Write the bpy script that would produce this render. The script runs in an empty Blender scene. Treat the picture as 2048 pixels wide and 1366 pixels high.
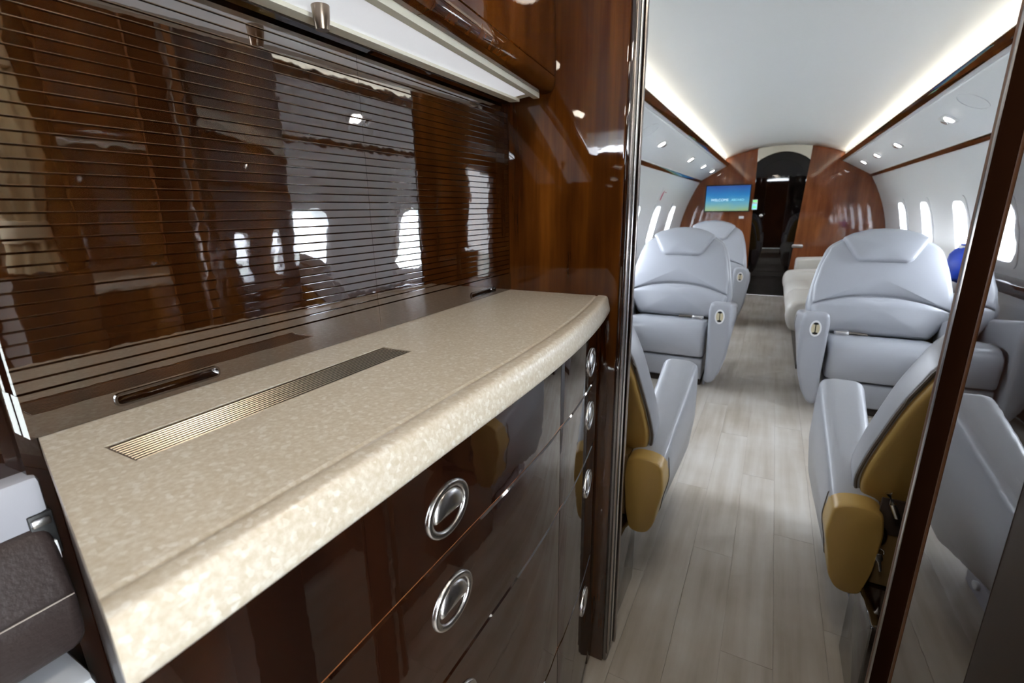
import bpy, bmesh, math, random
from mathutils import Vector, Matrix
random.seed(7)
SC = bpy.context.scene
COL = SC.collection
PI = math.pi

# ---------------------------------------------------------------- camera
H = 1.09
cam_d = bpy.data.cameras.new('camera'); cam = bpy.data.objects.new('camera', cam_d); COL.objects.link(cam)
F_PX = 960.0
cam_d.sensor_width = 36.0; cam_d.sensor_fit = 'HORIZONTAL'; cam_d.lens = F_PX / 2048 * 36.0
cam_d.clip_start = 0.01; cam_d.clip_end = 500
Xc = Vector((0.88334033, 0.46851196, -0.01436714))     # camera right in world
Yc = Vector((0.11161513, -0.24001274, -0.96433187))    # camera down in world
Zc = Vector((-0.45524931, 0.85022963, -0.26430595))    # camera forward in world
Mc = Matrix((Xc, -Yc, -Zc)).transposed().to_4x4(); Mc.translation = Vector((0, 0, H))
cam.matrix_world = Mc
cam_d.dof.use_dof = True; cam_d.dof.focus_distance = 0.65; cam_d.dof.aperture_fstop = 8.5
SC.camera = cam
# ---------------------------------------------------------------- sky, exposure
W = bpy.data.worlds.new('world'); SC.world = W; W.use_nodes = True
bg = W.node_tree.nodes['Background']; bg.inputs[0].default_value = (0.87, 0.925, 1.0, 1); bg.inputs[1].default_value = 12.5
vs = SC.view_settings
vs.view_transform = 'Standard'; vs.look = 'None'; vs.exposure = 1.48; vs.gamma = 1.0; vs.use_curve_mapping = False
try:
    SC.cycles.max_bounces = 7; SC.cycles.diffuse_bounces = 3; SC.cycles.glossy_bounces = 4
    SC.cycles.use_adaptive_sampling = True; SC.cycles.adaptive_threshold = .10; SC.cycles.adaptive_min_samples = 16
    SC.cycles.transparent_max_bounces = 8; SC.cycles.sample_clamp_indirect = 6.0
    SC.cycles.caustics_reflective = False; SC.cycles.caustics_refractive = False
    SC.cycles.use_denoising = True
except Exception: pass
COVE = 3.2      # cove strip emission
# ---------------------------------------------------------------- materials
def newmat(name):
    m = bpy.data.materials.new(name); m.use_nodes = True
    return m, m.node_tree.nodes, m.node_tree.links, m.node_tree.nodes['Principled BSDF']
def plain(name, col, rough=.5, metal=0, spec=.5, coat=0, bump=None, ior=None):
    m, N, L, b = newmat(name)
    b.inputs['Base Color'].default_value = (*col, 1); b.inputs['Roughness'].default_value = rough
    b.inputs['Metallic'].default_value = metal
    b.inputs['Specular IOR Level'].default_value = spec
    if ior: b.inputs['IOR'].default_value = ior
    if coat:
        b.inputs['Coat Weight'].default_value = coat; b.inputs['Coat Roughness'].default_value = .04
    if bump:
        sc, st = bump
        n = N.new('ShaderNodeTexNoise'); n.inputs['Scale'].default_value = sc; n.inputs['Detail'].default_value = 4
        tc = N.new('ShaderNodeTexCoord'); L.new(tc.outputs['Object'], n.inputs['Vector'])
        bp = N.new('ShaderNodeBump'); bp.inputs['Strength'].default_value = st; bp.inputs['Distance'].default_value = .002
        L.new(n.outputs['Fac'], bp.inputs['Height']); L.new(bp.outputs['Normal'], b.inputs['Normal'])
    return m
def emis(name, col, s):
    m, N, L, b = newmat(name)
    b.inputs['Base Color'].default_value = (*col, 1)
    b.inputs['Emission Color'].default_value = (*col, 1); b.inputs['Emission Strength'].default_value = s
    return m
def ramp(N, stops):
    r = N.new('ShaderNodeValToRGB'); e = r.color_ramp.elements
    e[0].position, e[0].color = stops[0][0], (*stops[0][1], 1)
    e[1].position, e[1].color = stops[-1][0], (*stops[-1][1], 1)
    for p, c in stops[1:-1]:
        k = e.new(p); k.color = (*c, 1)
    return r
def wood(name, dark, mid, light, scale=(38, 38, 1.6), coat_ior=2.1, rough=.35, crough=.025, wave=.0):
    m, N, L, b = newmat(name)
    g = N.new('ShaderNodeNewGeometry'); mp = N.new('ShaderNodeMapping'); mp.inputs['Scale'].default_value = scale
    L.new(g.outputs['Position'], mp.inputs['Vector'])
    n = N.new('ShaderNodeTexNoise'); n.inputs['Scale'].default_value = 1.0; n.inputs['Detail'].default_value = 5; n.inputs['Roughness'].default_value = .6
    L.new(mp.outputs['Vector'], n.inputs['Vector'])
    n2 = N.new('ShaderNodeTexNoise'); n2.inputs['Scale'].default_value = 7.0; n2.inputs['Detail'].default_value = 3
    mp2 = N.new('ShaderNodeMapping'); mp2.inputs['Scale'].default_value = (scale[0]*.06, scale[1]*.06, scale[2]*.25)
    L.new(g.outputs['Position'], mp2.inputs['Vector']); L.new(mp2.outputs['Vector'], n2.inputs['Vector'])
    mx = N.new('ShaderNodeMath'); mx.operation = 'ADD'
    h1 = N.new('ShaderNodeMath'); h1.operation = 'MULTIPLY'; h1.inputs[1].default_value = .5; L.new(n.outputs['Fac'], h1.inputs[0])
    h2 = N.new('ShaderNodeMath'); h2.operation = 'MULTIPLY'; h2.inputs[1].default_value = .5; L.new(n2.outputs['Fac'], h2.inputs[0])
    L.new(h1.outputs[0], mx.inputs[0]); L.new(h2.outputs[0], mx.inputs[1])
    r = ramp(N, [(.34, dark), (.5, mid), (.68, light)]); L.new(mx.outputs[0], r.inputs[0])
    L.new(r.outputs[0], b.inputs['Base Color'])
    b.inputs['Roughness'].default_value = rough; b.inputs['Specular IOR Level'].default_value = 0.0
    b.inputs['Coat Weight'].default_value = 1; b.inputs['Coat Roughness'].default_value = crough; b.inputs['Coat IOR'].default_value = coat_ior
    if wave:   # orange-peel ripple of thick lacquer
        w = N.new('ShaderNodeTexNoise'); w.inputs['Scale'].default_value = 60; w.inputs['Detail'].default_value = 1
        L.new(g.outputs['Position'], w.inputs['Vector'])
        bp = N.new('ShaderNodeBump'); bp.inputs['Strength'].default_value = wave; bp.inputs['Distance'].default_value = .001
        L.new(w.outputs['Fac'], bp.inputs['Height']); L.new(bp.outputs['Normal'], b.inputs['Coat Normal'])
    return m
M = {}
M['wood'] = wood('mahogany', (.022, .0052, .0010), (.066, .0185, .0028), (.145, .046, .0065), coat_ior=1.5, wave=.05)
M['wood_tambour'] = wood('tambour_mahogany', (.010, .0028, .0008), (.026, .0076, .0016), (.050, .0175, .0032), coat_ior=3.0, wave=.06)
M['wood_satin'] = wood('satin_mahogany', (.03, .009, .003), (.06, .02, .006), (.10, .036, .01), coat_ior=1.35, crough=.15)
M['post_dark'] = plain('post_dark', (.026, .010, .005), .6, spec=0)
M['post_brown'] = plain('post_brown', (.13, .06, .028), .4, spec=.08)
M['seam'] = plain('seam_edge', (.30, .10, .03), .35)
M['wood_dark'] = wood('dark_mahogany', (.006, .002, .0012), (.012, .004, .002), (.022, .007, .003), coat_ior=2.2, wave=.04)
M['wood_red'] = wood('red_mahogany', (.12, .032, .011), (.21, .062, .022), (.32, .108, .038), scale=(14, 14, 1.2), coat_ior=1.6, crough=.05)
M['wood_mirror'] = wood('mirror_lacquer', (.02, .007, .004), (.035, .012, .006), (.05, .018, .01), coat_ior=6.0, crough=.012, wave=.012)
M['door_gloss'] = wood('door_gloss', (.003, .0015, .001), (.005, .002, .0014), (.008, .003, .002), coat_ior=1.5, crough=.02)
M['white'] = plain('panel_white', (.76, .77, .78), .38, bump=(3, .05))
M['ceil'] = plain('ceiling_white', (.80, .81, .82), .33)
M['grey_panel'] = plain('grey_panel', (.55, .56, .58), .5)
M['ledge_grey'] = plain('ledge_grey', (.34, .34, .37), .45)
M['cream'] = plain('cream_panel', (.74, .70, .60), .4)
M['leather'] = plain('silver_leather', (.345, .355, .38), .32, bump=(55, .10))
M['leather_warm'] = plain('sofa_leather', (.62, .59, .54), .38, bump=(55, .10))
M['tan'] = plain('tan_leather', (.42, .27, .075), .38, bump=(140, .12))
M['tan_shade'] = plain('shaded_tan_leather', (.13, .075, .022), .42, bump=(140, .12))  # darkened tan: the rear shell's shade is put into its colour
M['piping'] = plain('piping', (.12, .10, .08), .6)
M['dark_leather'] = plain('dark_leather', (.030, .020, .018), .5, bump=(200, .3))
M['stitch'] = plain('stitch', (.35, .30, .26), .7)
M['chrome'] = plain('chrome', (.72, .72, .74), .16, metal=1)
M['trim_metal'] = plain('trim_metal', (.34, .30, .28), .22, metal=1)
M['brushed'] = plain('brushed_metal', (.62, .61, .60), .26, metal=1)
M['bronze'] = plain('bronze', (.30, .24, .19), .3, metal=1)
M['grille'] = plain('grille_metal', (.42, .37, .30), .30, metal=1)
M['black'] = plain('black', (.008, .008, .008), .5)
M['dark_base'] = plain('dark_base', (.03, .018, .012), .4)
M['plastic_w'] = plain('white_plastic', (.75, .75, .75), .35)
M['ivory'] = plain('ivory', (.62, .55, .36), .4)
M['blue'] = plain('blue_bag', (.02, .07, .55), .45, bump=(18, .6))
M['cove'] = emis('cove_led', (1.0, .93, .76), COVE)
M['spot'] = emis('spot_led', (1.0, .97, .92), 9.0)
M['valance_light'] = emis('valance_light', (.92, .94, 1.0), .16)
M['dome'] = emis('added_downlight_glow', (1.0, .90, .76), 23.0)  # glow of the downlights added out of view over the vestibule
M['curtain'] = plain('curtain', (.52, .43, .27), .8, bump=(30, .3))
M['curtain_tie'] = plain('curtain_tie', (.60, .50, .36), .8)
M['sign_green'] = emis('sign_green', (.15, .75, .2), .4)
M['sign_cyan'] = emis('sign_cyan', (.25, .6, .7), .33)
M['placard_red'] = plain('placard_red', (.5, .03, .1), .5)
M['ground'] = plain('apron_concrete', (.55, .57, .52), .9)
def m_counter():
    m, N, L, b = newmat('speckled_solid_surface')
    g = N.new('ShaderNodeNewGeometry')
    v = N.new('ShaderNodeTexVoronoi'); v.inputs['Scale'].default_value = 260; L.new(g.outputs['Position'], v.inputs['Vector'])
    sp = N.new('ShaderNodeSeparateColor'); L.new(v.outputs['Color'], sp.inputs[0])
    r = ramp(N, [(.0, (.45, .395, .31)), (.45, (.48, .425, .34)), (.78, (.50, .45, .37)), (.88, (.60, .57, .50)), (1.0, (.64, .62, .57))])
    L.new(sp.outputs[0], r.inputs[0])
    n = N.new('ShaderNodeTexNoise'); n.inputs['Scale'].default_value = 260; n.inputs['Detail'].default_value = 4; L.new(g.outputs['Position'], n.inputs['Vector'])
    r2 = ramp(N, [(.36, (.39, .32, .225)), (.52, (.48, .425, .34)), (.68, (.60, .56, .49))]); L.new(n.outputs['Fac'], r2.inputs[0])
    mx = N.new('ShaderNodeMix'); mx.data_type = 'RGBA'; mx.inputs[0].default_value = .45
    L.new(r.outputs[0], mx.inputs[6]); L.new(r2.outputs[0], mx.inputs[7]); L.new(mx.outputs[2], b.inputs['Base Color'])
    b.inputs['Roughness'].default_value = .28
    return m
M['counter'] = m_counter()
def m_floor(name, k):
    m, N, L, b = newmat(name)
    g = N.new('ShaderNodeNewGeometry'); mp = N.new('ShaderNodeMapping'); mp.inputs['Scale'].default_value = (26, 1.6, 1)
    mp.inputs['Location'].default_value = (k*3.1, k*1.7, 0)
    L.new(g.outputs['Position'], mp.inputs['Vector'])
    n = N.new('ShaderNodeTexNoise'); n.inputs['Scale'].default_value = 1; n.inputs['Detail'].default_value = 6; L.new(mp.outputs['Vector'], n.inputs['Vector'])
    n2 = N.new('ShaderNodeTexNoise'); n2.inputs['Scale'].default_value = 3.2; n2.inputs['Detail'].default_value = 4; L.new(g.outputs['Position'], n2.inputs['Vector'])
    ad = N.new('ShaderNodeMath'); ad.operation = 'ADD'; L.new(n.outputs['Fac'], ad.inputs[0]); L.new(n2.outputs['Fac'], ad.inputs[1])
    d = (k-2)*.007
    r = ramp(N, [(.36, (.38+d, .325+d, .255+d)), (.5, (.49+d, .44+d, .375+d)), (.64, (.58+d, .54+d, .485+d))])
    hf = N.new('ShaderNodeMath'); hf.operation = 'MULTIPLY'; hf.inputs[1].default_value = .5; L.new(ad.outputs[0], hf.inputs[0]); L.new(hf.outputs[0], r.inputs[0])
    L.new(r.outputs[0], b.inputs['Base Color']); b.inputs['Roughness'].default_value = .38
    return m
FL = [m_floor('floor_plank_%d' % k, k) for k in range(5)]
def m_glass():
    m, N, L, b = newmat('window_glass'); N.remove(b)
    t = N.new('ShaderNodeBsdfTransparent'); t.inputs[0].default_value = (.97, .98, 1, 1)
    gl = N.new('ShaderNodeBsdfGlossy'); gl.inputs['Roughness'].default_value = .02
    mx = N.new('ShaderNodeMixShader'); mx.inputs[0].default_value = .05
    L.new(t.outputs[0], mx.inputs[1]); L.new(gl.outputs[0], mx.inputs[2]); L.new(mx.outputs[0], N['Material Output'].inputs[0])
    return m
M['glass'] = m_glass()
def m_screen():
    m, N, L, b = newmat('monitor_picture')
    tc = N.new('ShaderNodeTexCoord'); s = N.new('ShaderNodeSeparateXYZ'); L.new(tc.outputs['Generated'], s.inputs[0])
    n = N.new('ShaderNodeTexNoise'); n.inputs['Scale'].default_value = 2.5; L.new(tc.outputs['Generated'], n.inputs['Vector'])
    a = N.new('ShaderNodeMath'); a.operation = 'MULTIPLY_ADD'; a.inputs[1].default_value = .25; L.new(n.outputs['Fac'], a.inputs[0]); 
    a2 = N.new('ShaderNodeMath'); a2.operation = 'SUBTRACT'; a2.inputs[1].default_value = .12; L.new(s.outputs['Z'], a.inputs[2]); L.new(a.outputs[0], a2.inputs[0])
    r = ramp(N, [(.0, (.28, .42, .20)), (.2, (.20, .42, .40)), (.38, (.10, .36, .55)), (.6, (.02, .20, .50)), (1, (.02, .08, .32))])
    L.new(a2.outputs[0], r.inputs[0]); L.new(r.outputs[0], b.inputs['Emission Color']); b.inputs['Emission Strength'].default_value = .34
    b.inputs['Base Color'].default_value = (.01, .01, .01, 1); b.inputs['Roughness'].default_value = .1
    return m
M['screen'] = m_screen()
M['screen_text'] = emis('screen_text', (.55, .75, .85), .33)

# ---------------------------------------------------------------- helpers
def mesh_obj(name, verts, faces, mat, parent=None, smooth=True, angle=35, sub=0):
    me = bpy.data.meshes.new(name)
    me.from_pydata([tuple(v) for v in verts], [], faces)
    bm = bmesh.new(); bm.from_mesh(me)
    bmesh.ops.remove_doubles(bm, verts=bm.verts, dist=1e-6)
    bmesh.ops.recalc_face_normals(bm, faces=bm.faces)
    bm.to_mesh(me); bm.free()
    return finish(name, me, mat, parent, smooth, angle, sub)
def finish(name, me, mat, parent=None, smooth=True, angle=35, sub=0):
    me.materials.append(mat if not isinstance(mat, str) else M[mat])
    if smooth:
        for p in me.polygons: p.use_smooth = True
        me.set_sharp_from_angle(angle=math.radians(angle))
    o = bpy.data.objects.new(name, me); COL.objects.link(o)
    if parent is not None: o.parent = parent
    if sub:
        s = o.modifiers.new('sub', 'SUBSURF'); s.levels = sub; s.render_levels = sub
    return o
def bm_obj(name, bm, mat, parent=None, smooth=True, angle=35):
    bmesh.ops.recalc_face_normals(bm, faces=bm.faces)
    me = bpy.data.meshes.new(name); bm.to_mesh(me); bm.free()
    return finish(name, me, mat, parent, smooth, angle)
def empty(name, loc=(0, 0, 0), rz=0):
    o = bpy.data.objects.new(name, None); COL.objects.link(o); o.location = loc; o.rotation_euler = (0, 0, rz); o.empty_display_size = .05
    return o
def tag(o, label, cat, group=None):
    o['label'] = label; o['category'] = cat
    if group: o['group'] = group
    return o
def struct(o, label=None):
    o['kind'] = 'structure'
    if label: o['label'] = label
    return o
def bbox_bm(bm, a, b, bev=0, seg=2):
    r = bmesh.ops.create_cube(bm, size=1.0)
    vs_ = r['verts']
    for v in vs_:
        v.co = Vector(((a[0]+b[0])/2 + v.co.x*(b[0]-a[0]), (a[1]+b[1])/2 + v.co.y*(b[1]-a[1]), (a[2]+b[2])/2 + v.co.z*(b[2]-a[2])))
    if bev:
        es = list({e for v in vs_ for e in v.link_edges})
        bmesh.ops.bevel(bm, geom=es, offset=bev, segments=seg, profile=.5, affect='EDGES')
def box(name, a, b, mat, parent=None, bev=0.0, seg=2):
    bm = bmesh.new(); bbox_bm(bm, a, b, bev, seg)
    return bm_obj(name, bm, mat, parent)
def roundpoly(pts, r, n=5):
    """round the corners of polygon pts; r is number or list"""
    out = []; N_ = len(pts)
    for i, p in enumerate(pts):
        rr = r[i] if isinstance(r, (list, tuple)) else r
        p = Vector(p); a = Vector(pts[i-1]); c = Vector(pts[(i+1) % N_])
        d1 = (a-p); d2 = (c-p); l1, l2 = d1.length, d2.length
        k = min(rr, l1*.48, l2*.48)
        if k < 1e-6: out.append((p.x, p.y)); continue
        p1 = p+d1.normalized()*k; p2 = p+d2.normalized()*k
        for j in range(n+1):
            t = j/n; q = p1*(1-t)**2 + p*2*t*(1-t) + p2*t**2
            out.append((q.x, q.y))
    return out
def densify(pts, step):
    out = []
    for i, p in enumerate(pts):
        q = pts[(i+1) % len(pts)]; L_ = math.dist(p, q); n = max(1, int(L_/step))
        for j in range(n): out.append((p[0]+(q[0]-p[0])*j/n, p[1]+(q[1]-p[1])*j/n))
    return out
def pad(name, outline, t0, t1, b, mat, parent=None, fmap=lambda u, v, t: (u, v, t), puff=0.0, both=False, dome=True, b0=None):
    """a cushion: outline in (u,v), thickness t0..t1, edge rounding b, dome height puff on the t1 side"""
    n = len(outline); cu = sum(p[0] for p in outline)/n; cv = sum(p[1] for p in outline)/n
    sgn = 1 if t1 > t0 else -1
    if b0 is None: b0 = b
    rings = []
    if both: rings += [(b0, 0, t0), (b0*.55, 0, t0+sgn*b0*.12), (b0*.2, 0, t0+sgn*b0*.4), (0, 0, t0+sgn*b0)]
    else: rings += [(0, 0, t0)]
    rings += [(0, 0, t1-sgn*b), (b*.2, 0, t1-sgn*b*.4), (b*.55, 0, t1-sgn*b*.12), (b, 0, t1)]
    if puff: rings += [(b, f, t1+sgn*puff*(1-(1-f)**2)) for f in (.15, .35, .6, .85)]
    V = []; Fc = []
    for (ins, f, t) in rings:
        for (u, v) in outline:
            du, dv = u-cu, v-cv; R_ = math.hypot(du, dv) or 1
            k = max(.02, 1-ins/R_)*(1-f)
            V.append(fmap(cu+du*k, cv+dv*k, t))
    for i in range(len(rings)-1):
        for j in range(n):
            Fc.append((i*n+j, i*n+(j+1) % n, (i+1)*n+(j+1) % n, (i+1)*n+j))
    Fc.append(tuple(range(n))[::-1])
    V.append(fmap(cu, cv, rings[-1][2] + (sgn*puff*.02 if puff else 0))); c = len(V)-1; o = (len(rings)-1)*n
    for j in range(n): Fc.append((o+j, o+(j+1) % n, c))
    return mesh_obj(name, V, Fc, mat, parent, angle=50)
def loft(name, secs, mat, parent=None, caps=True, closed=True, angle=40, smooth=True):
    n = len(secs[0]); V = [p for s in secs for p in s]; Fc = []
    for i in range(len(secs)-1):
        for j in range(n if closed else n-1):
            Fc.append((i*n+j, i*n+(j+1) % n, (i+1)*n+(j+1) % n, (i+1)*n+j))
    if caps and closed:
        Fc.append(tuple(range(n))[::-1]); Fc.append(tuple((len(secs)-1)*n+j for j in range(n)))
    return mesh_obj(name, V, Fc, mat, parent, angle=angle, smooth=smooth)
def plate(name, outer, holes, t0, t1, mat, parent=None, fmap=lambda u, v, t: (u, v, t), angle=35):
    """flat plate with holes: outline (u,v), thickness t0..t1"""
    bm = bmesh.new(); loops = []
    for lp in [outer]+holes:
        vs_ = [bm.verts.new((u, v, 0)) for u, v in lp]
        loops.append([(p[0], p[1]) for p in lp])
        for i in range(len(vs_)): bm.edges.new((vs_[i], vs_[(i+1) % len(vs_)]))
    bmesh.ops.triangle_fill(bm, use_beauty=True, use_dissolve=False, edges=bm.edges[:], normal=(0, 0, 1))
    bm.verts.index_update()
    tri = [tuple(v.index for v in f.verts) for f in bm.faces]; co = [(v.co.x, v.co.y) for v in bm.verts]; bm.free()
    n = len(co); V = [fmap(u, v, t0) for u, v in co]+[fmap(u, v, t1) for u, v in co]; Fc = list(tri)+[tuple(i+n for i in f) for f in tri]
    k = 0
    for lp in loops:
        m = len(lp)
        for i in range(m): Fc.append((k+i, k+(i+1) % m, n+k+(i+1) % m, n+k+i))
        k += m
    return mesh_obj(name, V, Fc, mat, parent, angle=angle)
def ellipse(cu, cv, a, b, n=32): return [(cu+a*math.cos(2*PI*i/n), cv+b*math.sin(2*PI*i/n)) for i in range(n)]
def rrect(u0, v0, u1, v1, r, n=5): return roundpoly([(u0, v0), (u1, v0), (u1, v1), (u0, v1)], r, n)
def tube(name, pts, r, mat, parent=None, n=8, closed=False):
    pts = [Vector(p) for p in pts]; secs = []
    for i, p in enumerate(pts):
        a = pts[i-1] if (i > 0 or closed) else p; c = pts[(i+1) % len(pts)] if (i < len(pts)-1 or closed) else p
        d = (c-a).normalized(); up = Vector((0, 0, 1)) if abs(d.z) < .9 else Vector((1, 0, 0))
        s = d.cross(up).normalized(); q = s.cross(d)
        secs.append([tuple(p+s*r*math.cos(2*PI*k/n)+q*r*math.sin(2*PI*k/n)) for k in range(n)])
    if closed: secs.append(secs[0]); 
    return loft(name, secs, mat, parent, caps=not closed)

# ================================================================= THE CABIN SHELL
Y0, Y1 = -1.15, 6.80
U = (.575, 1.605); U2 = (.600, 1.572); L1p = (.872, 1.418); L2p = (.893, 1.392)
def arc_ceil(x):   # ceiling height
    return 1.775 - .118*(abs(x)/.62)**2.15
# floor
box('floor', (-1.2, Y0, -.06), (1.2, Y1+.1, -.004), FL[2]); struct(bpy.data.objects['floor'])
fl = bpy.data.objects['floor']
pw = .118; plk = {}
for i in range(-5, 5):
    off = (i*37 % 5)*.19
    y = .15 - off
    while y < Y1:
        a, b = max(y, .15), min(y+.95, Y1)
        if b-a > .05:
            k = random.randrange(5)
            g = .0003
            key = (round(b-a, 3), k)
            if key not in plk:
                bm = bmesh.new(); bbox_bm(bm, (g, 0, -.004), (pw-g, b-a-.0006, 0), .0003, 1)
                o = bm_obj('plank', bm, FL[k], fl, smooth=False); plk[key] = o.data
            else:
                o = bpy.data.objects.new('plank', plk[key]); COL.objects.link(o); o.parent = fl
            o.location = (i*pw, a, 0)
        y += .95
# ceiling
xs = [-.63 + 1.26*i/28 for i in range(29)]
V = []; Fc = []
ys = [Y0 + (Y1-Y0)*i/20 for i in range(21)]
for yy in ys:
    for x in xs: V.append((x, yy, arc_ceil(x)))
n = len(xs)
for i in range(len(ys)-1):
    for j in range(n-1): Fc.append((i*n+j, i*n+j+1, (i+1)*n+j+1, (i+1)*n+j))
ceil = struct(mesh_obj('ceiling', V, Fc, 'ceil'))
sol = ceil.modifiers.new('s', 'SOLIDIFY'); sol.thickness = .03; sol.offset = -1 if ceil.data.polygons[0].normal.z < 0 else 1
# side profile below the lower trim (|x|, z)
SIDE = [(.893, 1.392), (.945, 1.30), (.990, 1.20), (1.030, 1.10), (1.062, 1.00), (1.088, .90), (1.105, .80), (1.112, .70), (1.112, .60), (1.10, .45), (1.07, .30), (1.03, .15), (.98, -.004)]
def side_x(z):
    for (x0, z0), (x1, z1) in zip(SIDE, SIDE[1:]):
        if z1 <= z <= z0: return x0 + (x1-x0)*(z0-z)/(z0-z1)
    return SIDE[0][0] if z > 1.39 else SIDE[-1][0]
WZ0, WZ1, WHY = .725, 1.105, .130           # window opening
WIN_Y = [1.69, 2.52, 3.35, 4.18, 5.02, 5.85]
WIN_Y_R = WIN_Y
def side_wall(s, name, ys0):
    """side wall with rectangular window cut-outs"""
    g = .02
    zs = sorted({z for _, z in SIDE} | {WZ0-g, WZ1+g, .85, .95, 1.05, 1.25, 1.35}, reverse=True)
    ycuts = [ys0, Y1]
    for w in WIN_Y: ycuts += [w-WHY-g, w+WHY+g]
    ycuts = sorted(ycuts); V = []; Fc = []
    for y in ycuts:
        for z in zs: V.append((s*side_x(z), y, z))
    n = len(zs)
    for i in range(len(ycuts)-1):
        ym = (ycuts[i]+ycuts[i+1])/2; inw = any(abs(ym-w) < WHY for w in WIN_Y)
        for j in range(n-1):
            zm = (zs[j]+zs[j+1])/2
            if inw and WZ0-g < zm < WZ1+g: continue
            Fc.append((i*n+j, i*n+j+1, (i+1)*n+j+1, (i+1)*n+j))
    o = struct(mesh_obj(name, V, Fc, 'white'))
    return o
wl = side_wall(-1, 'wall_left', -.2); wr = side_wall(1, 'wall_right', .50)
# window units
def window(s, y, idx):
    root = struct(empty('window_%d' % idx, (0, y, 0)))
    g = .034
    outer = rrect(-WHY-g, WZ0-g, WHY+g, WZ1+g, .05, 4); inner = rrect(-WHY, WZ0, WHY, WZ1, .085, 7)
    outer = densify(outer, .05)
    # bezel: ring on the wall surface then tunnel outward
    fm = lambda u, v, t: (s*(side_x(v)-t), u, v)
    plate('window_bezel', outer, [inner], -.002, .006, M['white'], root, fm, angle=40)
    secs = [[(s*(side_x(v)-.004+d), u*(1-k)+0, (v-.915)*(1-k)+.915) for u, v in inner] for d, k in ((0, 0), (.03, .03), (.06, .08), (.075, .12))]
    loft('window_reveal', secs, M['white'], root, caps=False)
    pin = [(u*.9, (v-.915)*.9+.915) for u, v in inner]
    plate('window_pane', pin, [], -.072, -.068, M['glass'], root, fm)
    # part-lowered shade slat at the top
    sh = [(u*.9, max((v-.915)*.9+.915, 1.055)) for u, v in inner]
    return root
k = 1
for s in (-1, 1):
    for y in WIN_Y:
        window(s, y, k); k += 1
# trims + overhead service panels
def strip(name, p, q, t, y0, y1, mat, s, parent=None):
    """long strip from profile point p to q, thickness t outward-down"""
    dx, dz = q[0]-p[0], q[1]-p[1]; L_ = math.hypot(dx, dz); nx, nz = dz/L_*t, -dx/L_*t     # normal towards cabin
    pr = [(p[0], p[1]), (q[0], q[1]), (q[0]+nx, q[1]+nz), (p[0]+nx, p[1]+nz)]
    pr = roundpoly(pr, min(t*.3, .004), 2)
    return loft(name, [[(s*x, y, z) for x, z in pr] for y in (y0, y1)], mat, parent)
for s, nm in ((-1, 'left'), (1, 'right')):
    yb = .95 if s < 0 else 1.03
    o = strip('trim_%d' % (1 if s < 0 else 3), U, U2, .014, yb, Y1, M['wood'], s); struct(o)
    o = strip('trim_%d' % (2 if s < 0 else 4), L1p, L2p, .012, yb, Y1, M['wood'], s); struct(o)
    o = strip('wall_overhead_%s' % nm, (U2[0]-.012, U2[1]+.0068), (L1p[0]+.022, L1p[1]-.0125), -.02, yb-.0, Y1, M['white'], s); struct(o)
    # cove light
    c = loft('cove_light', [[(s*x, y, z) for x, z in ((.586, 1.600), (.604, 1.600), (.604, 1.606), (.586, 1.606))] for y in (yb, Y1-.01)], M['cove'])
    o = loft('cove_back', [[(s*x, y, z) for x, z in ((.612, 1.56), (.632, 1.56), (.632, 1.66), (.612, 1.66))] for y in (yb, Y1)], M['white']); o.name = 'wall_cove_%s' % nm; struct(o)
    tag(c, 'warm cove light strip above the %s wood overhead trim' % nm, 'light strip')

# aft bulkhead with doorway and arched head
prof = [(.645, 1.70), (.66, 1.60), (.93, 1.44)] + [(x+.03, z) for x, z in SIDE]
top = [(x, arc_ceil(x)+.02) for x in [-.6+i*.1 for i in range(13)]]
outer = [(-p[0], p[1]) for p in reversed(prof)] + top + prof
DX0, DX1 = -.262, .285
arch = [(DX0+(DX1-DX0)*i/12, 1.60+.105*math.sin(PI*i/12)**.8) for i in range(13)]
hole_pts = [(-.235, 0.0)] + arch + [(.20, 0.0)]
outer2 = outer[:]
# bulkhead = outline with door notch at the floor
bk = [(x, z) for x, z in outer if True]
poly = bk + [(.20, -.004)] + list(reversed(arch)) + [(-.235, -.004)]
aft = struct(plate('wall_aft', poly, [], Y1, Y1+.05, 'wood_red', None, lambda u, v, t: (u, t, v)))
# aft door
dr = struct(empty('door_1', (0, Y1+.03, 0)), 'dark glossy lavatory door in the wooden aft bulkhead')
sh = [(x*1.0, z) for x, z in hole_pts]
def shrink(pl, d):
    cu = sum(p[0] for p in pl)/len(pl); cv = sum(p[1] for p in pl)/len(pl)
    return [(cu+(u-cu)*(1-d/max(abs(u-cu), .1)*1.0) if abs(u-cu) > .02 else u, cv+(v-cv)*(1-d/max(abs(v-cv), .1))) for u, v in pl]
plate('door_leaf', [(-.26, -.002), (.24, -.002), (.30, 1.55)]+[(x*1.04, z+.012) for x, z in reversed(arch)]+[(-.28, 1.55)], [], .02, .05, M['door_gloss'], dr, lambda u, v, t: (u, t, v))
fr_in = [(-.185, .30)]+[(x*.76+.002, z-.085) for x, z in arch]+[(.165, .30)]
fr_out = [(-.205, .27)]+[(x*.84+.002, z-.065) for x, z in arch]+[(.185, .27)]
plate('door_panel_frame', fr_out, [fr_in], .008, .022, M['door_gloss'], dr, lambda u, v, t: (u, t, v))
plate('kick_panel', rrect(-.19, .04, .16, .235, .01, 3), [], .010, .022, M['door_gloss'], dr, lambda u, v, t: (u, t, v))
pad('door_knob', ellipse(-.155, 1.0-.02, .022, .022, 16), .02, -.03, .01, M['chrome'], dr, lambda u, v, t: (u, t, v))
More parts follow.
